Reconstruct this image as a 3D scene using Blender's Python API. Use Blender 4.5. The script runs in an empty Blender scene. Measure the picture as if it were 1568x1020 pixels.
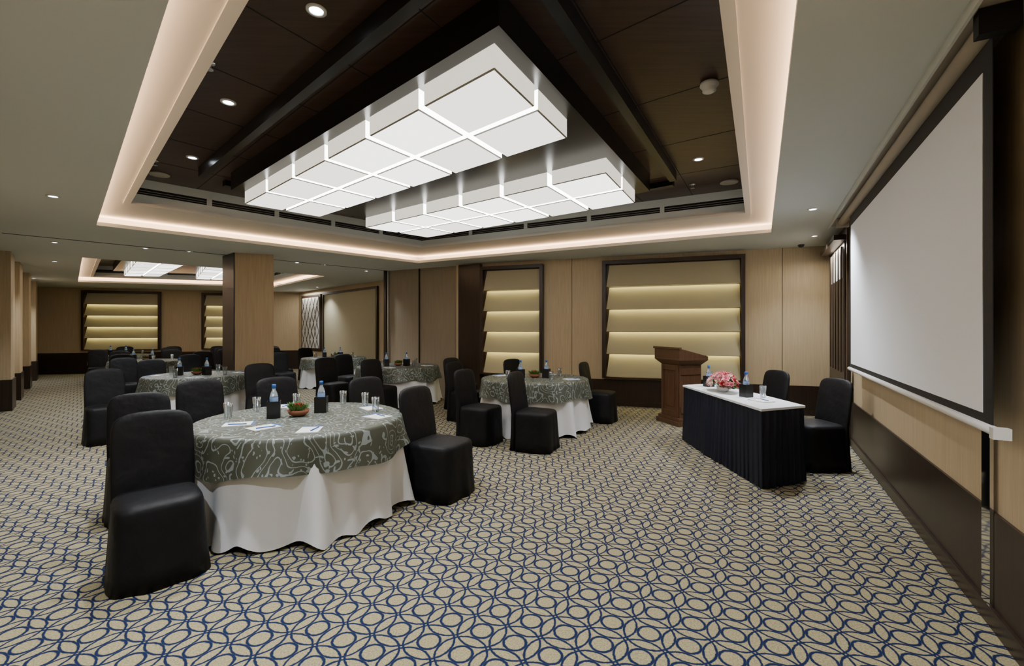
import bpy, math, random
from math import sin, cos, pi, sqrt, atan2
from mathutils import Vector, Matrix
random.seed(7)
sc = bpy.context.scene
COL = sc.collection

# ------------------------------------------------------------------ materials
def newmat(name):
    m = bpy.data.materials.new(name); m.use_nodes = True
    nt = m.node_tree
    return m, nt, nt.nodes['Principled BSDF']
def setp(b, k, v):
    if k in b.inputs: b.inputs[k].default_value = v
def mat(name, col, rough=0.6, metal=0.0, spec=None, sheen=0.0, trans=0.0):
    m, nt, b = newmat(name)
    setp(b, 'Base Color', (*col, 1)); setp(b, 'Roughness', rough); setp(b, 'Metallic', metal)
    if spec is not None: setp(b, 'Specular IOR Level', spec)
    if sheen: setp(b, 'Sheen Weight', sheen)
    if trans: setp(b, 'Transmission Weight', trans)
    return m
def N(nt, t, **kw):
    n = nt.nodes.new(t)
    for k, v in kw.items(): setattr(n, k, v)
    return n
def M(nt, op, a, b=None, c=None):
    n = nt.nodes.new('ShaderNodeMath'); n.operation = op
    for i, v in enumerate((a, b, c)):
        if v is None: continue
        if isinstance(v, (int, float)): n.inputs[i].default_value = v
        else: nt.links.new(v, n.inputs[i])
    return n.outputs[0]
def ramp(nt, fac, stops):
    r = nt.nodes.new('ShaderNodeValToRGB')
    els = r.color_ramp.elements
    while len(els) < len(stops): els.new(0.5)
    for e, (p, c) in zip(els, stops):
        e.position = p; e.color = (*c, 1)
    nt.links.new(fac, r.inputs[0])
    return r.outputs[0]
def mixcol(nt, fac, c1, c2):
    mx = N(nt, 'ShaderNodeMix'); mx.data_type = 'RGBA'
    nt.links.new(fac, mx.inputs['Factor'])
    ins = [i for i in mx.inputs if i.type == 'RGBA']
    for i, c in zip(ins, (c1, c2)):
        if isinstance(c, tuple): i.default_value = (*c, 1)
        else: nt.links.new(c, i)
    return [o for o in mx.outputs if o.type == 'RGBA'][0]
def wood(name, c1, c2, rough=0.45, scale=(30, 30, 1.2)):
    m, nt, b = newmat(name)
    tc = N(nt, 'ShaderNodeTexCoord'); mp = N(nt, 'ShaderNodeMapping')
    mp.inputs['Scale'].default_value = scale
    nt.links.new(tc.outputs['Object'], mp.inputs['Vector'])
    no = N(nt, 'ShaderNodeTexNoise'); no.inputs['Scale'].default_value = 1.5
    no.inputs['Detail'].default_value = 5; no.inputs['Roughness'].default_value = 0.6
    nt.links.new(mp.outputs[0], no.inputs['Vector'])
    nt.links.new(ramp(nt, no.outputs['Fac'], [(0.3, c1), (0.7, c2)]), b.inputs['Base Color']); setp(b, 'Roughness', rough)
    return m
def cloth(name, col, rough=0.9, sheen=0.2, bump=0.3, sc_=9.0, spec=.5):
    m, nt, b = newmat(name)
    tc = N(nt, 'ShaderNodeTexCoord')
    no = N(nt, 'ShaderNodeTexNoise'); no.inputs['Scale'].default_value = sc_
    no.inputs['Detail'].default_value = 3
    nt.links.new(tc.outputs['Object'], no.inputs['Vector'])
    bp = N(nt, 'ShaderNodeBump'); bp.inputs['Strength'].default_value = bump; bp.inputs['Distance'].default_value = 0.03
    nt.links.new(no.outputs['Fac'], bp.inputs['Height'])
    nt.links.new(bp.outputs[0], b.inputs['Normal'])
    setp(b, 'Base Color', (*col, 1)); setp(b, 'Roughness', rough); setp(b, 'Sheen Weight', sheen); setp(b, 'Specular IOR Level', spec)
    return m
def emit(name, col, s):
    m = bpy.data.materials.new(name); m.use_nodes = True
    nt = m.node_tree; nt.nodes.clear()
    e = nt.nodes.new('ShaderNodeEmission'); o = nt.nodes.new('ShaderNodeOutputMaterial')
    e.inputs[0].default_value = (*col, 1); e.inputs[1].default_value = s
    nt.links.new(e.outputs[0], o.inputs[0])
    return m
def glow(name, col, s, base=.85):
    m, nt, b = newmat(name)
    setp(b,'Base Color',(base,base,base*.97,1)); setp(b,'Roughness',.6)
    setp(b,'Emission Color',(*col,1)); setp(b,'Emission Strength',s)
    return m
def distort(nt, tc, scale, amt):
    L = nt.links
    no = N(nt, 'ShaderNodeTexNoise'); no.inputs['Scale'].default_value = scale; no.inputs['Detail'].default_value = 1
    L.new(tc.outputs['Object'], no.inputs['Vector'])
    sub = N(nt, 'ShaderNodeVectorMath', operation='SUBTRACT'); L.new(no.outputs['Color'], sub.inputs[0]); sub.inputs[1].default_value = (.5, .5, .5)
    scl = N(nt, 'ShaderNodeVectorMath', operation='SCALE'); L.new(sub.outputs[0], scl.inputs[0]); scl.inputs['Scale'].default_value = amt
    add = N(nt, 'ShaderNodeVectorMath', operation='ADD'); L.new(tc.outputs['Object'], add.inputs[0]); L.new(scl.outputs[0], add.inputs[1])
    return add.outputs[0]

def carpet_mat():
    m, nt, b = newmat('carpet_circles')
    L = nt.links
    tc = N(nt, 'ShaderNodeTexCoord')
    v = distort(nt, tc, 55, .008)
    mp = N(nt, 'ShaderNodeMapping'); mp.inputs['Rotation'].default_value = (0, 0, math.radians(28)); L.new(v, mp.inputs['Vector'])
    p = 0.185
    s1 = N(nt, 'ShaderNodeVectorMath', operation='MULTIPLY'); L.new(mp.outputs[0], s1.inputs[0]); s1.inputs[1].default_value = (1/p, 1/p, 0)
    fr = N(nt, 'ShaderNodeVectorMath', operation='FRACTION'); L.new(s1.outputs[0], fr.inputs[0])
    sb = N(nt, 'ShaderNodeVectorMath', operation='SUBTRACT'); L.new(fr.outputs[0], sb.inputs[0]); sb.inputs[1].default_value = (.5, .5, 0)
    ab = N(nt, 'ShaderNodeVectorMath', operation='ABSOLUTE'); L.new(sb.outputs[0], ab.inputs[0])
    def dist(c):
        d = N(nt, 'ShaderNodeVectorMath', operation='DISTANCE'); L.new(ab.outputs[0], d.inputs[0]); d.inputs[1].default_value = c
        return d.outputs['Value']
    d0 = dist((0, 0, 0)); d1 = dist((1, 0, 0)); d2 = dist((0, 1, 0))
    def band(d, r, w): return M(nt, 'DIVIDE', M(nt, 'ABSOLUTE', M(nt, 'SUBTRACT', d, r)), w)
    e = band(d0, 0.29, 0.044)
    for d in (d0, d1, d2): e = M(nt, 'MINIMUM', e, band(d, .655, 0.036))
    mr = N(nt, 'ShaderNodeMapRange'); mr.interpolation_type = 'SMOOTHSTEP'
    L.new(e, mr.inputs['Value']); mr.inputs['From Min'].default_value = 0.5; mr.inputs['From Max'].default_value = 1.3
    n2 = N(nt, 'ShaderNodeTexNoise'); n2.inputs['Scale'].default_value = 130
    L.new(tc.outputs['Object'], n2.inputs['Vector'])
    base = ramp(nt, n2.outputs['Fac'], [(0.3, (0.22, 0.19, 0.105)), (0.7, (0.42, 0.37, 0.22))])
    L.new(mixcol(nt, mr.outputs[0], (0.008, 0.017, 0.060), base), b.inputs['Base Color'])
    setp(b, 'Roughness', 0.95); setp(b, 'Specular IOR Level', 0.15)
    bp = N(nt, 'ShaderNodeBump'); bp.inputs['Strength'].default_value = 0.25; bp.inputs['Distance'].default_value = 0.005
    L.new(n2.outputs['Fac'], bp.inputs['Height']); L.new(bp.outputs[0], b.inputs['Normal'])
    return m

def damask_mat():
    m, nt, b = newmat('green_leaf_damask')
    L = nt.links
    tc = N(nt, 'ShaderNodeTexCoord')
    v = distort(nt, tc, 9, .22)
    mp = N(nt, 'ShaderNodeMapping'); mp.inputs['Scale'].default_value = (26, 11, 16); mp.inputs['Rotation'].default_value = (0.3, 0.4, 0.6)
    L.new(v, mp.inputs['Vector'])
    vo = N(nt, 'ShaderNodeTexVoronoi'); vo.inputs['Scale'].default_value = 1.0
    L.new(mp.outputs[0], vo.inputs['Vector'])
    leaf = M(nt, 'LESS_THAN', vo.outputs['Distance'], 0.27)
    # curling stems: contour lines of a soft noise
    n3 = N(nt, 'ShaderNodeTexNoise'); n3.inputs['Scale'].default_value = 5.5; n3.inputs['Detail'].default_value = 0.6
    L.new(tc.outputs['Object'], n3.inputs['Vector'])
    cont = M(nt, 'ABSOLUTE', M(nt, 'SUBTRACT', M(nt, 'FRACT', M(nt, 'MULTIPLY', n3.outputs['Fac'], 9.0)), .5))
    vine = M(nt, 'LESS_THAN', cont, 0.085)
    f = M(nt, 'MAXIMUM', leaf, vine)
    L.new(mixcol(nt, f, (0.060, 0.068, 0.048), (0.24, 0.285, 0.29)), b.inputs['Base Color'])
    ro = M(nt, 'SUBTRACT', 0.55, M(nt, 'MULTIPLY', f, 0.22)); L.new(ro, b.inputs['Roughness'])
    setp(b, 'Specular IOR Level', 0.6)
    return m

MW = wood('light_oak_veneer', (0.46, 0.36, 0.225), (0.57, 0.46, 0.30), 0.5)
MWP = wood('pillar_oak_veneer', (0.42, 0.32, 0.20), (0.52, 0.41, 0.265), 0.5)
MDK = wood('dark_walnut', (0.018, 0.010, 0.007), (0.036, 0.021, 0.014), 0.35)
MDC = wood('dark_ceiling_walnut', (0.034, 0.015, 0.010), (0.070, 0.035, 0.023), 0.3, (1.5, 25, 10))
MBR = wood('lectern_walnut', (0.06, 0.028, 0.014), (0.12, 0.058, 0.03), 0.35)
MTAN = mat('beige_fabric_panel', (0.44, 0.40, 0.27), 0.8)
MPART = wood('partition_vinyl', (0.29, 0.235, 0.165), (0.34, 0.28, 0.20), 0.6)
MCEIL = mat('ceiling_paint', (0.66, 0.70, 0.69), 0.9)
MCOVE = mat('cove_paint', (0.80, 0.77, 0.72), 0.8)
MBLK = mat('black_lacquer', (0.006, 0.006, 0.006), 0.3)
MBLKM = mat('black_matte', (0.006, 0.006, 0.007), 0.7)
MCAR = carpet_mat()
MCH = cloth('black_chair_cover', (0.0028, 0.003, 0.0045), 0.58, 0.0, 0.35, 7, spec=.28)
MNAVY = cloth('navy_pleated_skirt', (0.003, 0.0055, 0.018), 0.6, 0.0, 0.1, spec=.35)
MWHT = cloth('white_tablecloth', (0.74, 0.76, 0.80), 0.85, 0.1, 0.12)
MDAM = damask_mat()
MSCR = mat('projection_screen_white', (0.90, 0.93, 0.98), 0.9)
MMETAL = mat('brushed_metal', (0.6, 0.6, 0.6), 0.25, 1.0)
MMIR = mat('mirror_strip', (0.8, 0.8, 0.8), 0.05, 1.0)
MWPL = mat('white_plastic', (0.75, 0.74, 0.72), 0.4)
MEDGE = mat('diffuser_edge_trim', (0.30, 0.30, 0.28), 0.5)
MBEI = mat('beige_metal_case', (0.42, 0.38, 0.32), 0.45)
MWATER = mat('bottle_plastic', (0.85, 0.93, 1.0), 0.08, trans=0.85)
MBLUE = mat('blue_cap', (0.02, 0.12, 0.45), 0.4)
MLAB = mat('bottle_label', (0.25, 0.40, 0.70), 0.5)
MPAPER = mat('paper_white', (0.85, 0.85, 0.83), 0.8)
MTER = mat('terracotta', (0.25, 0.09, 0.04), 0.7)
MLEAF = mat('leaf_green', (0.07, 0.18, 0.03), 0.6)
MRED = mat('petal_red', (0.45, 0.03, 0.04), 0.6)
MPINK = mat('petal_pink', (0.80, 0.30, 0.36), 0.6)
MCREAM = mat('petal_cream', (0.85, 0.62, 0.58), 0.6)
MGLS = bpy.data.materials.new('clear_glass'); MGLS.use_nodes=True
nt=MGLS.node_tree; nt.nodes.clear()
tr=nt.nodes.new('ShaderNodeBsdfTransparent'); tr.inputs[0].default_value=(.93,.95,.96,1)
gs=nt.nodes.new('ShaderNodeBsdfGlossy'); gs.inputs['Roughness'].default_value=.05
lw=nt.nodes.new('ShaderNodeLayerWeight'); lw.inputs['Blend'].default_value=.35
ms=nt.nodes.new('ShaderNodeMixShader'); ou=nt.nodes.new('ShaderNodeOutputMaterial')
nt.links.new(lw.outputs['Facing'],ms.inputs[0]); nt.links.new(tr.outputs[0],ms.inputs[1]); nt.links.new(gs.outputs[0],ms.inputs[2]); nt.links.new(ms.outputs[0],ou.inputs[0])
ECUBE = glow('lit_diffuser_white', (1.0, 0.99, 0.95), 3.4, .5)
ECUBE2 = glow('lit_diffuser_warm', (1.0, 0.97, 0.88), 2.3, .5)
ESIDE = glow('lit_diffuser_side', (1.0, 0.94, 0.80), 1.15, .6)
EGAP = glow('lit_diffuser_gap', (1.0, 0.99, 0.95), 9.0, .5)
EDOWN = emit('downlight_lamp', (0.85, 0.92, 1.0), 30)
ELED = emit('led_strip_yellow', (1.0, 0.86, 0.36), 19)

# ------------------------------------------------------------------ mesh builder
class MB:
    def __init__(s): s.v = []; s.f = []; s.m = []; s.mats = []; s.sm = []
    def mi(s, m):
        if m not in s.mats: s.mats.append(m)
        return s.mats.index(m)
    def face(s, idx, m, smooth=False): s.f.append(tuple(idx)); s.m.append(s.mi(m)); s.sm.append(smooth)
    def poly(s, pts, m):
        o = len(s.v); s.v += [tuple(p) for p in pts]; s.face(range(o, o+len(pts)), m)
    def box(s, x0, x1, y0, y1, z0, z1, m):
        o = len(s.v)
        s.v += [(x0,y0,z0),(x1,y0,z0),(x1,y1,z0),(x0,y1,z0),(x0,y0,z1),(x1,y0,z1),(x1,y1,z1),(x0,y1,z1)]
        for q in ((0,3,2,1),(4,5,6,7),(0,1,5,4),(1,2,6,5),(2,3,7,6),(3,0,4,7)): s.face([o+i for i in q], m)
    def prism(s, pts, z0, z1, m):
        a=0
        for i in range(len(pts)):
            p,q=pts[i],pts[(i+1)%len(pts)]; a+=p[0]*q[1]-p[1]*q[0]
        if a<0: pts=list(reversed(pts))
        o = len(s.v); n = len(pts)
        s.v += [(p[0],p[1],z0) for p in pts] + [(p[0],p[1],z1) for p in pts]
        s.face([o+i for i in reversed(range(n))], m); s.face([o+n+i for i in range(n)], m)
        for i in range(n): j=(i+1)%n; s.face((o+i,o+j,o+n+j,o+n+i), m)
    def strip(s, p, q, w, z0, z1, m):
        p=Vector(p); q=Vector(q); d=(q-p).normalized(); n=Vector((-d.y,d.x))*w/2
        s.prism([p-n,q-n,q+n,p+n],z0,z1,m)
    def qring(s, O, I, z0, z1, m):
        for i in range(len(O)):
            j=(i+1)%len(O); s.prism([O[i],O[j],I[j],I[i]],z0,z1,m)
    def rings(s, rings, m, smooth=True, cap0=False, cap1=False):
        o = len(s.v); n = len(rings[0])
        for r in rings: s.v += [tuple(p) for p in r]
        for k in range(len(rings)-1):
            mm = m[k] if isinstance(m, list) else m
            for i in range(n):
                j=(i+1)%n; s.face((o+k*n+i,o+k*n+j,o+(k+1)*n+j,o+(k+1)*n+i), mm, smooth)
        m0 = m[0] if isinstance(m, list) else m; m1 = m[-1] if isinstance(m, list) else m
        if cap0: s.face([o+i for i in reversed(range(n))], m0)
        if cap1: s.face([o+(len(rings)-1)*n+i for i in range(n)], m1)
    def lathe(s, prof, m, c=(0,0,0), n=20, cap0=True, cap1=True):
        rs = [[(c[0]+r*cos(2*pi*i/n), c[1]+r*sin(2*pi*i/n), c[2]+z) for i in range(n)] for r, z in prof]
        s.rings(rs, m, True, cap0, cap1)
    def tube(s, a, b, r, m, n=12):
        a=Vector(a); b=Vector(b); d=(b-a).normalized()
        u = d.orthogonal().normalized(); w = d.cross(u)
        rs=[[tuple(p+r*(cos(2*pi*i/n)*u+sin(2*pi*i/n)*w)) for i in range(n)] for p in (a,b)]
        s.rings(rs, m, True, True, True)
    def mesh(s, name):
        me = bpy.data.meshes.new(name); me.from_pydata(s.v, [], s.f)
        for m in s.mats: me.materials.append(m)
        me.polygons.foreach_set('material_index', s.m)
        me.polygons.foreach_set('use_smooth', s.sm)
        me.update(); return me
    def obj(s, name, loc=(0,0,0), rz=0, bevel=0):
        return place(s.mesh(name), name, loc, rz, bevel)
def place(me, name, loc=(0,0,0), rz=0, bevel=0, scale=None):
    o = bpy.data.objects.new(name, me); o.location = loc; o.rotation_euler = (0,0,rz)
    COL.objects.link(o)
    if scale: o.scale = scale
    if bevel:
        b = o.modifiers.new('bevel', 'BEVEL'); b.width = bevel; b.segments = 2; b.limit_method = 'ANGLE'
    return o
def offs(q, d):
    n=len(q); a=0
    for i in range(n): p,r=q[i],q[(i+1)%n]; a+=p[0]*r[1]-p[1]*r[0]
    sgn = 1 if a>0 else -1
    L=[]
    for i in range(n):
        p=Vector(q[i]); r=Vector(q[(i+1)%n]); t=(r-p).normalized(); nn=Vector((t.y,-t.x))*sgn*d
        L.append((p+nn,t))
    out=[]
    for i in range(n):
        (p,t),(r,u)=L[i-1],L[i]
        den=t.x*u.y-t.y*u.x; w=r-p; k=(w.x*u.y-w.y*u.x)/den
        out.append(p+t*k)
    return out
def bil(q,s,t):
    a,b,c,d=[Vector(p) for p in q]
    return (a*(1-s)+b*s)*(1-t)+(d*(1-s)+c*s)*t

# ------------------------------------------------------------------ room plan (irregular hall)
ZC=2.97; ZS=3.12; ZW=3.45
F0=(-16.15,15.4); F1=(-8.3,17.8); HB=(-3.1,12.77); PA=(-3.05,11.31); PB=(-1.17,10.39)
G=(-.68,10.05); E=(5.51,7.93); T=(.096,-1.7)
def fr_(p,q):
    d=Vector(q)-Vector(p); return (p[0],p[1],0), atan2(d.y,d.x), d.length
RAc=[(-5.81,6.39),(-2.055,9.99),(3.89,6.86),(.277,.20)]
RBc=[(-4.868,5.786),(-1.76,8.93),(3.231,6.265),(.207,.685)]
QAc=[(-13.2,13.9),(-8.1,15.6),(-5.08,12.4),(-8.68,9.23)]
QBc=offs(QAc,-.30)

b = MB(); b.box(-17.5,6.6,-2.4,19,-0.1,0,MCAR); b.obj('floor')
b = MB()
O1=[(-8.3,6.33),(-3.0,11.6),(6.2,8.25),(.2,-2.3)]
O2=[(-17,15.1),(-8.2,18.6),(-3.0,11.6),(-8.3,6.33)]
b.qring(O1,RAc,ZC,ZC+.05,MCEIL); b.qring(O2,QAc,ZC,ZC+.05,MCEIL)
b.prism([(-3.0,11.6),(-2.6,13.3),(-8.2,18.6)],ZC,ZC+.05,MCEIL)
for O,I in ((RAc,RBc),(QAc,QBc)):
    X=offs(O,.22)
    b.qring(X,I,ZS,ZS+.04,MCOVE)
    b.qring(offs(O,.25),X,ZC+.05,ZS+.04,MCOVE)
    I4=offs(I,.04); I6=offs(I,.06); I2=offs(I,.02); Im=offs(I,-.03)
    b.qring(I4,I,ZS+.04,ZS+.13,MCEIL)
    b.qring(I6,I2,ZS+.13,ZS+.22,MBLKM)
    b.qring(I6,I,ZS+.22,ZW+.02,MCEIL)
    b.qring(I4,Im,ZS-.015,ZS+.015,MCOVE)
    I1=offs(I,.01)
    for q in (.155,.185): b.qring(I6,I1,ZS+q,ZS+q+.004,MBEI)
    b.prism(I6,ZW,ZW+.05,MDC)
    for i in range(4):
        p,q=Vector(I[i]),Vector(I[(i+1)%4]); n=5
        for k in range(1,n):
            c=p+(q-p)*k/n; d=(q-p).normalized(); b.strip(c-d*.03,c+d*.03,.03,ZS+.13,ZS+.22,MCEIL)
    for k in range(1,6): b.strip(bil(I,k/6,0),bil(I,k/6,1),.008,ZW-.002,ZW+.001,MBLKM)
    for k in range(1,8): b.strip(bil(I,0,k/8),bil(I,1,k/8),.008,ZW-.002,ZW+.001,MBLKM)
b.strip((-7.7,6.9),PA,.035,ZC-.004,ZC+.001,MBLKM)
b.obj('ceiling')

b=MB(); b.prism([(-.075,2.6),(-3.48,5.66),(-1.45,8.1),(1.72,5.70)],3.235,ZW-.002,MBLK); b.obj('ceiling_light_canopy')
b=MB(); b.prism([(-8.4,10.02),(-11.7,13.4),(-9.0,14.7),(-6.35,11.75)],3.235,ZW-.002,MBLK); b.obj('ceiling_light_canopy')
def cubes(q, nx, ny):
    b = MB(); gx=.045; gy=.05
    for i in range(nx):
        for j in range(ny):
            mt = ECUBE2 if random.random()<.35 else ECUBE
            g0=gx if i>0 else 0; g1=gx if i<nx-1 else 0; h0=gy if j>0 else 0; h1=gy if j<ny-1 else 0
            c=[bil(q,(i+g0)/nx,(j+h0)/ny),bil(q,(i+1-g1)/nx,(j+h0)/ny),bil(q,(i+1-g1)/nx,(j+1-h1)/ny),bil(q,(i+g0)/nx,(j+1-h1)/ny)]
            inner=[j>0,i<nx-1,j<ny-1,i>0]
            zt,zb=3.234,3.08
            ci=offs(c,-.010)
            o=len(b.v)
            b.v += [(p.x,p.y,zt) for p in c]+[(p.x,p.y,zb+.008) for p in c]+[(p.x,p.y,zb) for p in ci]
            b.face((o+8,o+9,o+10,o+11), mt)
            for k in range(4):
                b.face((o+k,o+(k+1)%4,o+4+(k+1)%4,o+4+k), EGAP if inner[k] else ESIDE)
                b.face((o+4+k,o+4+(k+1)%4,o+8+(k+1)%4,o+8+k), MEDGE)
    return b.obj('diffuser_light_panel')
cubes([(-.106,2.759),(-3.339,5.714),(-2.673,6.364),(.451,3.758)],6,2)
cubes([(.944,4.59),(-2.254,7.044),(-1.433,7.778),(1.519,5.657)],6,2)
cubes([(-8.33,10.18),(-11.28,13.29),(-10.37,13.45),(-7.457,10.6)],5,2)
cubes([(-7.6,11.35),(-9.75,14.1),(-9.0,14.35),(-6.7,11.85)],5,2)
b=MB()
b.strip((-.2,2.25),(-3.72,5.48),.07,3.33,ZW-.001,MBLK); b.strip((.1,2.35),(1.98,5.62),.08,3.33,ZW-.001,MBLK)
b.strip((-3.75,5.95),(-1.75,8.3),.10,3.38,ZW-.001,MBLK); b.strip((-1.2,8.35),(2.1,5.95),.10,3.38,ZW-.001,MBLK)
b.obj('ceiling_trough_beams')

# ------------------------------------------------------------------ walls (local x along wall, room on local -y)
def wallobj(name,p,q,fn):
    loc,rz,L=fr_(p,q); b=MB(); fn(b,L); return b.obj(name,loc,rz)
wallobj('wall_back',G,E,lambda b,L:b.box(-.6,L+.1,0,.12,0,ZC,MW))
wallobj('baseboard_back',G,E,lambda b,L:(b.box(0,L-.02,-.02,0,0,.52,MDK),b.box(0,L-.02,-.03,-.02,0,.09,MDK)))
def gro(b,L):
    for s in (2.02,5.82): b.box(s-.004,s+.004,-.003,.0,.52,ZC,MBLKM)
wallobj('trim_back_grooves',G,E,gro)
wallobj('wall_far',F0,F1,lambda b,L:b.box(-.3,L+.2,0,.12,0,ZC,MW))
wallobj('baseboard_far',F0,F1,lambda b,L:b.box(0,L,-.02,0,0,.72,MDK))
wallobj('wall_hall_back',F1,HB,lambda b,L:b.box(-.1,L,0,.12,0,ZC,MW))
loc,rz,L=fr_(E,(1.188,0))
b=MB(); b.box(-.05,2.22,0,.15,0,ZC,MDK); b.box(2.22,11.1,0,.15,0,ZC,MW); b.obj('wall_right',loc,rz)
b=MB(); b.box(2.22,11,-.015,0,0,.58,MDK); b.box(2.22,11,-.03,-.015,0,.1,MDK); b.box(.02,2.22,-.015,0,0,.1,MBLKM); b.obj('baseboard_right',loc,rz)
b=MB()
b.box(6.32,6.42,-.03,-.016,.1,1.0,MMIR); b.box(2.24,2.36,-.03,-.016,.1,1.0,MMIR); b.box(2.20,2.26,-.06,0,0,ZC-.05,MDK)
b.obj('trim_mirror_strip',loc,rz)
b=MB(); b.box(1.9,11,-.21,0,ZC-.03,ZC,MBEI); b.box(1.9,11,-.225,-.21,ZC-.06,ZC,MCEIL); b.obj('trim_screen_pelmet',loc,rz)
b=MB()
b.box(.35,1.75,-.02,0,.1,2.75,MDK); b.box(.45,1.6,-.03,-.02,2.25,2.7,MWPL)
for k in range(5): b.box(.45+k*.28,.48+k*.28,-.045,-.03,.9,2.7,MDK)
b.box(.3,1.9,-.16,-.0,2.75,2.82,MDK)
b.obj('trim_lit_recess',loc,rz)
RW=(loc,rz)
LL,lz,Ln=fr_(T,F0)
b=MB(); b.box(-.4,Ln+.2,0,.12,0,ZC,MW)
for d in (2.0,4.6,7.2,9.0,12.0):
    a=Ln-d-.7; b.box(a,a+.7,-.2,0,.58,ZC,MW); b.box(a-.01,a+.71,-.22,0,0,.58,MDK)
b.obj('wall_left',LL,lz)
b=MB(); b.box(0,Ln-.05,-.02,0,0,.58,MDK); b.obj('baseboard_left',LL,lz)
b=MB(); b.box(-.2,.8,-1.85,-1.7,0,ZC,MW); b.obj('wall_rear')
P1,P2,P3,P4=(-5.24,8.65),(-4.64,8.90),(-5.70,9.05),(-5.10,9.30)
b=MB(); b.prism([P1,P2,P4,P3],.0,ZC,MWP); b.prism(offs([P1,P2,P4,P3],.015),0,.55,MDK)
b.strip(Vector(P1)+Vector((-.02,.0)),Vector(P3)+Vector((-.02,0)),.02,.55,ZC,MDK)
b.obj('wall_pillar')
b=MB(); b.prism([PA,PB,(-.68,10.3),(-.6,12.9),(-3.12,12.9)],0,ZC,MPART)
d=(Vector(PB)-Vector(PA)).normalized(); o_=Vector((d.y,-d.x))
m1=Vector(PA)+d*.93
b.strip(m1+o_*.01,m1+d*.03+o_*.01,.03,0,ZC,MDK)
b.strip(Vector(PA)+o_*.03,Vector(PA)+d*.04+o_*.03,.06,0,ZC,MMETAL); b.strip(Vector(PA)-d*.10+o_*.03,Vector(PA)-d*.03+o_*.03,.08,0,ZC,MDK)
b.obj('wall_folding_partition')
b=MB(); b.prism([(-1.2,10.22),(-.70,9.93),(-.62,10.1),(-1.1,10.45)],0,ZC-.02,MDK); b.obj('trim_dark_column')

def niche(name, s0, w, p, q, zt=2.88, zb=.55):
    b = MB(); d=.13; fr=.07
    b.box(0,fr,-d,0,zb,zt,MDK); b.box(w-fr,w,-d,0,zb,zt,MDK); b.box(fr,w-fr,-d,0,zt-fr,zt,MDK); b.box(fr,w-fr,-d,0,zb,zb+.03,MDK)
    b.box(fr,w-fr,-.008,0,zb,zt,MDK)
    n=5; H=(zt-fr-.02-zb-.03)/n
    for i in range(n):
        z1 = zt-fr-.02-i*H; z0 = z1-H+.012
        o=len(b.v)
        xa,xb=fr+.015,w-fr-.01; xc=xa+.05
        b.v += [(xc,-.03,z1),(xb,-.03,z1),(xb,-.115,z0),(xa,-.115,z0),(xc,-.018,z1),(xb,-.018,z1),(xb,-.103,z0),(xa,-.103,z0)]
        b.face((o,o+3,o+2,o+1), MTAN); b.face((o+4,o+5,o+6,o+7), MTAN)
        b.face((o,o+1,o+5,o+4), MTAN); b.face((o+3,o+7,o+6,o+2), MTAN)
        b.face((o,o+4,o+7,o+3), MTAN); b.face((o+1,o+2,o+6,o+5), MTAN)
        b.box(xa+.04,xb-.02,-.095,-.075,z0+.015,z0+.03,ELED)
    l,rz,L=fr_(p,q); c=Vector((l[0]+cos(rz)*s0,l[1]+sin(rz)*s0,0))
    return b.obj(name, c, rz)
niche('backlit_wall_panel',2.65,2.56,G,E)
niche('backlit_wall_panel',.02,1.41,G,E)
niche('backlit_wall_panel',1.38,2.3,F0,F1,2.88,.8)
niche('backlit_wall_panel',4.96,2.2,F0,F1,2.88,.8)
def latt(b,L):
    b.box(.4,2.1,-.06,0,.75,2.8,MDK); b.box(.5,2.0,-.075,-.06,.85,2.7,MWPL)
    for k in range(-6,8):
        for s in (1,-1):
            x0=.5+k*.3; x1=x0+.9
            if s<0: x0+=1.5; x1=x0-.9
            z0,z1=.85,2.7
            pts=[]
            for (xa,za,xb,zb) in ((x0,z0,x1,z1),(x1,z1,x0,z0)):
                if xa<.5:
                    if xb<=.5: break
                    t=(.5-xa)/(xb-xa); xa,za=.5,za+(zb-za)*t
                if xa>2.0:
                    if xb>=2.0: break
                    t=(2.0-xa)/(xb-xa); xa,za=2.0,za+(zb-za)*t
                pts.append((xa,-.08,za))
            if len(pts)==2: b.tube(pts[0],pts[1],.01,MDK,6)
wallobj('lattice_wall_panel',F1,HB,latt)
def fab(b,L):
    b.box(2.3,6.0,-.02,0,.3,2.75,MTAN); b.box(2.25,2.33,-.06,0,0,2.8,MDK); b.box(5.95,6.03,-.06,0,0,2.8,MDK); b.box(2.25,6.03,-.06,0,2.75,2.82,MDK); b.box(2.3,6.0,-.03,0,0,.3,MDK)
wallobj('trim_fabric_wall_panel',F1,HB,fab)

# ------------------------------------------------------------------ projection screen (local frame of the right wall)
b = MB(); y=-.12
b.box(2.92,6.73,y,y+.004,1.05,2.93,MBLKM)
b.box(3.02,6.63,y-.003,y,1.11,2.72,MSCR)
b.tube((2.90,y,1.045),(6.79,y,1.045),.022,MWPL); b.box(6.79,6.83,y-.03,y+.03,1.02,1.07,MWPL)
b.tube((2.45,-.13,2.885),(6.75,-.13,2.885),.045,MBEI,16)
b.box(6.75,6.81,-.19,-.05,2.82,2.935,MBLKM); b.box(2.40,2.45,-.19,-.06,2.82,2.935,MBEI)
b.obj('projection_screen',RW[0],RW[1])

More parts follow.
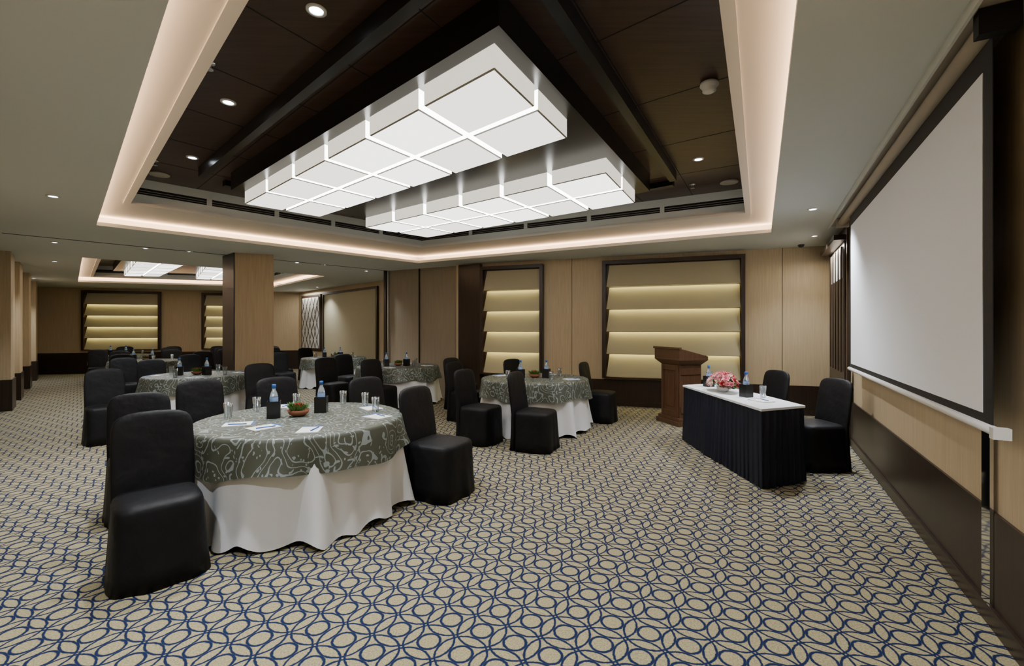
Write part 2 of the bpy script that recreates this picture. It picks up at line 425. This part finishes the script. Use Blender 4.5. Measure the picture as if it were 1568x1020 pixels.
# ------------------------------------------------------------------ chairs
def rrect(a, bb, z, cx=0, n=56, e=4.5, fold=0, ph=0):
    pts=[]
    for i in range(n):
        t=2*pi*i/n; c,s=cos(t),sin(t)
        r=(abs(c)**e+abs(s)**e)**(-1/e)
        f=1+fold*(sin(5*t+ph)+.6*sin(9*t+1.7*ph)+.4*sin(14*t))
        pts.append((cx+a*r*c*f, bb*r*s*f, z))
    return pts
def chair_mesh(name, m, ph=0.4):
    b = MB()
    R=[rrect(.285,.285,0.004,fold=.035,ph=ph), rrect(.275,.275,.12,fold=.024,ph=ph), rrect(.266,.266,.28,fold=.012,ph=ph),
       rrect(.260,.260,.40,fold=.004,ph=ph), rrect(.257,.257,.445), rrect(.25,.25,.468), rrect(.235,.235,.482), rrect(.19,.19,.492), rrect(.08,.08,.497)]
    b.rings(R, m, True, True, True)
    def br(z,w,t,x,e=3.2,fold=0): return rrect(t,w,z,cx=x,e=e,fold=fold,ph=ph)
    B=[br(.004,.275,.06,-.235,fold=.03), br(.2,.265,.05,-.232,fold=.01), br(.45,.252,.042,-.235), br(.60,.254,.038,-.255), br(.75,.254,.036,-.28), br(.87,.248,.034,-.30),
       br(.915,.233,.032,-.307), br(.940,.205,.029,-.312), br(.956,.16,.025,-.315), br(.964,.10,.018,-.317), br(.967,.03,.008,-.318)]
    b.rings(B, m, True, True, True)
    return b.mesh(name)
CH=[chair_mesh('banquet_chair_mesh_a',MCH,.4), chair_mesh('banquet_chair_mesh_b',MCH,2.1), chair_mesh('banquet_chair_mesh_c',MCH,4.0)]
def chair(x,y,deg=0,s=.92,k=[0]):
    k[0]+=1
    return place(CH[k[0]%3],'banquet_chair',(x,y,0),math.radians(deg),scale=(s,s,1))
for c in [(-2.19,2.83,-47,.86),(-3.0,3.72,-46,.85),(-.66,4.22,-26,.95),(-2.47,5.05,-38),(-3.2,4.80,-42,.88),(-1.44,5.07,-34),
          (-3.85,7.2,-38),(-5.45,6.15,-44,.85),(-6.45,8.25,-42,.85),
          (-.42,6.15,-30),(.30,5.80,-26),(1.46,7.58,-28),(-.75,7.65,-32),(.2,8.35,-45),
          (-.95,8.75,-34),(-2.38,8.30,-34),(-3.45,8.85,-36),(-3.6,10.2,-36),(-5.5,11.0,-38),(-6.0,11.9,-38),
          (-8.55,10.05,-44,.85),(-10.05,11.75,-44,.85),(-9.35,12.65,-42),(-7.75,11.6,-40),(-10.55,14.2,-40),(-11.1,15.1,-40),
          (-6.8,12.9,-38),(-6.1,13.8,-38),(-7.3,14.2,-38),(-7.4,8.75,-44,.85),(-11.3,12.5,-44,.85),(-12.55,14.9,-40),
          (-6.9,9.9,-40,.88),(-8.1,13.1,-40),(-8.9,14.2,-40),(-9.8,15.4,-40),(-7.9,15.3,-40)]:
    chair(*c)
chair(3.33,5.05,186,.9); chair(3.28,6.08,190,.9)

# ------------------------------------------------------------------ round tables
def table_mesh(ph):
    b = MB(); n=220
    def wav(t,p): return .5*sin(11*t+p)+.35*sin(17*t+2.3*p)+.3*sin(23*t+1.1*p)+.25*sin(6*t+p*3)
    sk=[]
    for z,rr,a in ((.752,.885,0),(.735,.898,.002),(.68,.900,.006),(.55,.898,.020),(.4,.905,.040),(.25,.915,.060),(.12,.93,.074),(.03,.945,.084)):
        ring=[]
        for i in range(n):
            t=2*pi*i/n; r=rr+a*wav(t,ph)
            zz=z+(.040*(wav(t*1.0,ph+1)) if z<.05 else 0)
            ring.append((r*cos(t),r*sin(t),max(.004,zz)))
        sk.append(ring)
    b.rings(sk, MWHT, True, False, False)
    def wv2(t): return .6*sin(8*t+ph*2)+.4*sin(13*t+ph)+.25*sin(19*t)
    ov=[]
    for z,rr,a in ((.765,.02,0),(.765,.45,0),(.765,.86,0),(.763,.895,0),(.755,.910,0),(.735,.920,.003),(.66,.932,.012),(.58,.946,.022),(.505,.960,.034)):
        ring=[]
        for i in range(n):
            t=2*pi*i/n; r=rr+a*wv2(t)
            zz=z+(.018*sin(4*t+ph)+.014*sin(8*t+1) if z<.52 else 0)
            ring.append((r*cos(t),r*sin(t),zz))
        ov.append(ring)
    b.rings(ov, MDAM, True, True, False)
    return b.mesh('round_banquet_table_mesh')
TM=[table_mesh(.3),table_mesh(1.9)]
TABLES=[(-1.77,3.88,.89),(.35,7.1,.90),(-5.22,7.6,.82),(-2.36,9.5,.90),(-4.82,12.4,.9),(-8.95,11.2,.8),(-11.75,13.75,.8)]
for i,(x,y,s) in enumerate(TABLES): place(TM[i%2],'round_banquet_table',(x,y,0),i*.7,scale=(s,s,1))

def bottle_mesh():
    b=MB(); prof=[(.028,0),(.031,.01),(.031,.06),(.029,.07),(.031,.08),(.031,.15),(.026,.18),(.014,.205),(.013,.222)]
    prof=[(r*1.05,z*1.1) for r,z in prof]
    b.lathe(prof,[MWATER,MWATER,MWATER,MLAB,MLAB,MWATER,MWATER,MWATER],n=18,cap1=False)
    b.lathe([(.0165,.242),(.0165,.27),(.014,.273)],MBLUE,n=18); return b.mesh('water_bottle_mesh')
def holder_mesh():
    b=MB(); w=.05; t=.005; h=.14
    b.box(-w,w,-w,w,0,t,MBLK); b.box(-w,w,-w,-w+t,t,h,MBLK); b.box(-w,w,w-t,w,t,h,MBLK); b.box(-w,-w+t,-w+t,w-t,t,h,MBLK); b.box(w-t,w,-w+t,w-t,t,h,MBLK)
    return b.mesh('black_bottle_holder_mesh')
def glass_mesh():
    b=MB(); b.lathe([(.028,0),(.036,.13),(.034,.13),(.0265,.008)],MGLS,n=20,cap0=True,cap1=True); return b.mesh('drinking_glass_mesh')
def pad_mesh():
    b=MB(); b.box(-.075,.075,-.105,.105,0,.008,MPAPER); b.box(-.075,.075,.09,.105,.008,.010,MBLUE)
    b.tube((.02,-.07,.013),(.05,.06,.013),.004,MBLUE,8); return b.mesh('notepad_mesh')
def petal_flower(b, c, nrm, r, m):
    c=Vector(c); nrm=Vector(nrm).normalized(); u=nrm.orthogonal().normalized(); w=nrm.cross(u)
    for L,(k,rr,lift) in enumerate(((6,1,.25),(5,.65,.6),(4,.35,.85))):
        for i in range(k):
            t=2*pi*(i+.4*L)/k; d=cos(t)*u+sin(t)*w; s=-sin(t)*u+cos(t)*w
            p0=c; p1=c+r*rr*(.5*d+.4*s)+nrm*r*lift*.6; p2=c+r*rr*d+nrm*r*lift; p3=c+r*rr*(.5*d-.4*s)+nrm*r*lift*.6
            b.poly((p0,p1,p2,p3),m)
def leaf(b,c,d,l,w,m):
    c=Vector(c); d=Vector(d).normalized(); s=d.cross(Vector((0,0,1)))
    s = s.normalized() if s.length>1e-4 else Vector((1,0,0))
    up=Vector((0,0,1))
    b.poly((c,c+d*l*.5+s*w,c+d*l-up*l*.1,c+d*l*.5-s*w),m)
def bowl_plant():
    b=MB(); b.lathe([(.04,0),(.075,.02),(.09,.055),(.082,.055),(.07,.045)],MTER,n=24)
    rnd=random.Random(3)
    for i in range(110):
        t=rnd.random()*2*pi; r=rnd.random()*.07; d=(cos(t)*rnd.random(),sin(t)*rnd.random(),.5+rnd.random())
        leaf(b,(r*cos(t),r*sin(t),.045),d,.06+.04*rnd.random(),.014,MLEAF)
    for i in range(12):
        t=rnd.random()*2*pi; r=rnd.random()*.075
        petal_flower(b,(r*cos(t),r*sin(t),.09),(cos(t)*.5,sin(t)*.5,1),.028,MRED)
    return b.mesh('potted_table_plant_mesh')
def bouquet():
    b=MB(); b.lathe([(.05,0),(.07,.03),(.075,.07),(.065,.07)],MWPL,n=20)
    rnd=random.Random(5)
    for i in range(110):
        t=rnd.random()*2*pi; p=rnd.random()*1.5; d=(cos(t)*sin(p),sin(t)*sin(p)*1.7,cos(p)*.8+.1)
        leaf(b,(d[0]*.08,d[1]*.12,.06+d[2]*.03),d,.12,.022,MLEAF)
    for i in range(80):
        t=rnd.random()*2*pi; p=rnd.random()*1.5; d=(cos(t)*sin(p),sin(t)*sin(p),cos(p))
        petal_flower(b,(d[0]*.14,d[1]*.22,.07+d[2]*.14),d,.05,rnd.choice((MPINK,MPINK,MPINK,MRED,MCREAM,MCREAM)))
    return b.mesh('flower_arrangement_mesh')
BM,HM,GM,PM,PLM=bottle_mesh(),holder_mesh(),glass_mesh(),pad_mesh(),bowl_plant()
ZT=.766
def bh(x,y,z=ZT,r=0.5): place(HM,'bottle_holder',(x,y,z),r); place(BM,'water_bottle',(x,y,z+.006),r)
def gl(x,y,z=ZT): place(GM,'drinking_glass',(x,y,z))
def pad(x,y,r,z=ZT): place(PM,'notepad',(x,y,z),r)
bh(-2.0,3.84,r=.4); bh(-1.71,4.10,r=.2); place(PLM,'potted_table_plant',(-1.83,3.92,ZT))
for p in ((-2.36,3.80),(-2.30,4.12),(-1.23,4.12),(-1.68,4.55),(-1.42,4.42),(-2.05,4.35)): gl(*p)
for p in ((-1.86,3.43,-.6),(-2.12,3.55,-1.2),(-1.14,3.86,1.0),(-2.2,4.38,.2),(-1.48,3.35,.2),(-1.32,4.28,.7)): pad(*p)
for i,(x,y,s) in enumerate(TABLES[1:]):
    bh(x-.22,y-.12); bh(x+.18,y-.05,r=1.1); place(PLM,'potted_table_plant',(x,y-.02,ZT),i)
    if i<4:
        for k in range(4):
            t=.5+k*pi/2+i; gl(x+.47*cos(t),y+.47*sin(t)); pad(x+.6*cos(t+.6),y+.6*sin(t+.6),t)
    else:
        gl(x+.4,y-.3); gl(x+.4,y+.3)

# ------------------------------------------------------------------ head table
A=Vector((2.36,4.32)); B_=Vector((2.33,6.19)); W_=Vector((.52,.20)); d=(B_-A)
b=MB(); base=[]
c=[A, B_, B_+W_, A+W_]; cen=(c[0]+c[1]+c[2]+c[3])/4
for i in range(4):
    p,q=c[i],c[(i+1)%4]; e=q-p; k=int(e.length/.016)
    for j in range(k):
        pp=p+e*(j/k); base.append((pp.x,pp.y))
def per2(s,amp,z):
    out=[]
    for i,p in enumerate(base):
        v=Vector(p)-cen; L=v.length
        f=s+amp*sin(i*2*pi/5.0+.6*sin(i*.29))+amp*.6*sin(i*.37)
        q=cen+v*(1+f/L); out.append((q.x,q.y,z))
    return out
b.rings([per2(0,0,.745),per2(.004,.006,.72),per2(.012,.010,.4),per2(.03,.016,.01)],MNAVY,True,False,False)
b.prism(offs(c,.014),.735,.757,MWHT)
b.obj('head_table')
def hp(s,t): p=A+d*s+W_*t; return p.x,p.y
place(bouquet(),'flower_arrangement',(*hp(.60,.4),.758),0)
bh(*hp(.36,.5),z=.758,r=.3); bh(*hp(.86,.5),z=.758,r=.3)
pad(*hp(.2,.5),.3,z=.758); pad(*hp(.74,.75),.3,z=.758); gl(*hp(.30,.8),z=.758); gl(*hp(.93,.75),z=.758)

# ------------------------------------------------------------------ lectern
b=MB()
b.box(-.26,.26,-.30,.30,0,.07,MBR); b.box(-.235,.235,-.275,.275,.07,.12,MBR)
b.box(-.20,.20,-.24,.24,.12,.95,MBR)
for s in (-1,1):
    b.box(.20,.215,s*.19-.03,s*.19+.03,.12,.95,MBR)
    b.box(-.18,.18,s*.2475-.0075,s*.2475+.0075,.2,.3,MBR); b.box(-.18,.18,s*.2475-.0075,s*.2475+.0075,.8,.9,MBR)
b.box(.20,.215,-.16,.16,.12,.22,MBR); b.box(.20,.215,-.16,.16,.86,.95,MBR); b.box(.2,.208,-.11,.11,.28,.8,MBR)
def frm(x0,x1,y,z): return [(x0,-y,z),(x1,-y,z),(x1,y,z),(x0,y,z)]
b.rings([frm(-.20,.20,.24,.95),frm(-.26,.27,.33,1.03),frm(-.26,.27,.33,1.06)],MBR,False,True,True)
o=len(b.v)
b.v+=[(-.26,-.33,1.06),(.27,-.33,1.06),(.27,.33,1.06),(-.26,.33,1.06),(-.26,-.33,1.09),(.27,-.33,1.22),(.27,.33,1.22),(-.26,.33,1.09)]
for q in ((0,3,2,1),(4,5,6,7),(0,1,5,4),(1,2,6,5),(2,3,7,6),(3,0,4,7)): b.face([o+i for i in q], MBR)
b.box(.24,.285,-.35,.35,1.20,1.235,MBR)
b.obj('lectern',(2.74,7.42,0),math.radians(196),bevel=.006)

# ------------------------------------------------------------------ ceiling fittings
PS=7.8
def downlight(x,y,z,power=25,r=.04,colr=(.93,.965,1.0)):
    b=MB(); b.lathe([(r*1.5,0),(r*1.5,-.008),(r*1.05,-.010),(r*1.0,-.004)],MWPL,n=24,cap0=False,cap1=False)
    b.lathe([(r,-.003),(r,-.001)],EDOWN,n=24)
    o=b.obj('ceiling_downlight',(x,y,z))
    l=bpy.data.lights.new('downlight_spot','SPOT'); l.energy=power*PS; l.spot_size=1.9; l.spot_blend=.8; l.shadow_soft_size=.06; l.color=colr
    lo=bpy.data.objects.new('spot_beam',l); lo.location=(0,0,-.02); lo.parent=o; COL.objects.link(lo)
for x,y in ((-1.19,2.78),(-2.42,3.9),(-3.6,5.15),(2.12,5.2)): downlight(x,y,ZW,37)
for x,y in ((-5.02,5.0),(3.64,5.53),(-1.7,1.0),(1.3,.9)): downlight(x,y,ZC,38)
for x,y in ((-7.62,7.62),(-9.71,9.71),(-6.55,8.17),(-6.0,8.5),(-4.2,10.19),(-4.65,9.89),(-3.6,11.3),(-13.5,12.9),(4.7,7.1),(-6.6,15.5)): downlight(x,y,ZC,20,.035)
b=MB(); b.lathe([(.03,0),(.065,-.01),(.07,-.03),(.055,-.05),(.05,-.055),(.05,-.075),(.03,-.085)],MWPL,n=28)
b.obj('smoke_detector',(1.546,3.583,ZW-.001))
b=MB(); b.lathe([(.11,0),(.11,-.012),(.09,-.018)],MBEI,n=32); me=b.mesh('ceiling_speaker_mesh')
for x,y in ((2.85,6.0),(-4.4,5.7)): place(me,'ceiling_speaker',(x,y,ZW-.001))
b=MB(); b.lathe([(.04,0),(.04,-.008),(.012,-.012),(.012,-.05)],MMETAL,n=16); b.lathe([(.028,-.05),(.028,-.055)],MMETAL,n=16); me=b.mesh('fire_sprinkler_mesh')
for x,y in ((-2.2,3.32),(-4.1,5.25),(2.41,6.1)): place(me,'fire_sprinkler',(x,y,ZW-.001))
b=MB(); b.lathe([(.05,0),(.05,-.02),(.045,-.04),(.03,-.06),(.01,-.068)],MBLK,n=24); b.lathe([(.06,0),(.06,-.018)],MWPL,n=24); b.obj('security_camera_dome',(4.9,7.75,ZC))

# ------------------------------------------------------------------ lights
def area(name, loc, sx, sy, power, col, rot=(0,0,0)):
    l=bpy.data.lights.new(name,'AREA'); l.shape='RECTANGLE'; l.size=sx; l.size_y=sy; l.energy=power; l.color=col
    o=bpy.data.objects.new(name,l); o.location=loc; o.rotation_euler=rot; COL.objects.link(o); return o
WARM=(1.0,.61,.35)
for O,pw in ((RAc,36),(QAc,34)):
    X=offs(O,.10)
    for i in range(4):
        p,q=X[i],X[(i+1)%4]; c_=(p+q)/2; L=(q-p).length
        area('cove_light_strip',(c_.x,c_.y,ZC+.056),L-.1,.03,pw*L/6,WARM,(pi,0,atan2((q-p).y,(q-p).x)))
rx=RW[1]
def rwp(a,y,z): return (E[0]+cos(rx)*a-sin(rx)*y, E[1]+sin(rx)*a+cos(rx)*y, z)
area('niche_wash_light',rwp(1.05,-.10,2.74),1.0,.05,14,(1,.88,.7),(0,0,rx))
l_,rz_,L__=fr_(F1,HB)
area('lattice_wash_light',(l_[0]+cos(rz_)*1.25+sin(rz_)*.2,l_[1]+sin(rz_)*1.25-cos(rz_)*.2,2.9),1.3,.06,20,(1,.95,.85),(0,0,rz_))

w=bpy.data.worlds.new('world'); sc.world=w; w.use_nodes=True
w.node_tree.nodes['Background'].inputs[0].default_value=(.5,.52,.55,1); w.node_tree.nodes['Background'].inputs[1].default_value=.3

# ------------------------------------------------------------------ camera
cam=bpy.data.cameras.new('camera'); co=bpy.data.objects.new('camera',cam); COL.objects.link(co); sc.camera=co
co.location=(0,0,1.5); co.rotation_euler=(pi/2,0,0)
cam.sensor_fit='HORIZONTAL'; cam.sensor_width=36; cam.lens=36*700/1568; cam.clip_start=.05; cam.shift_y=-4.2/1568
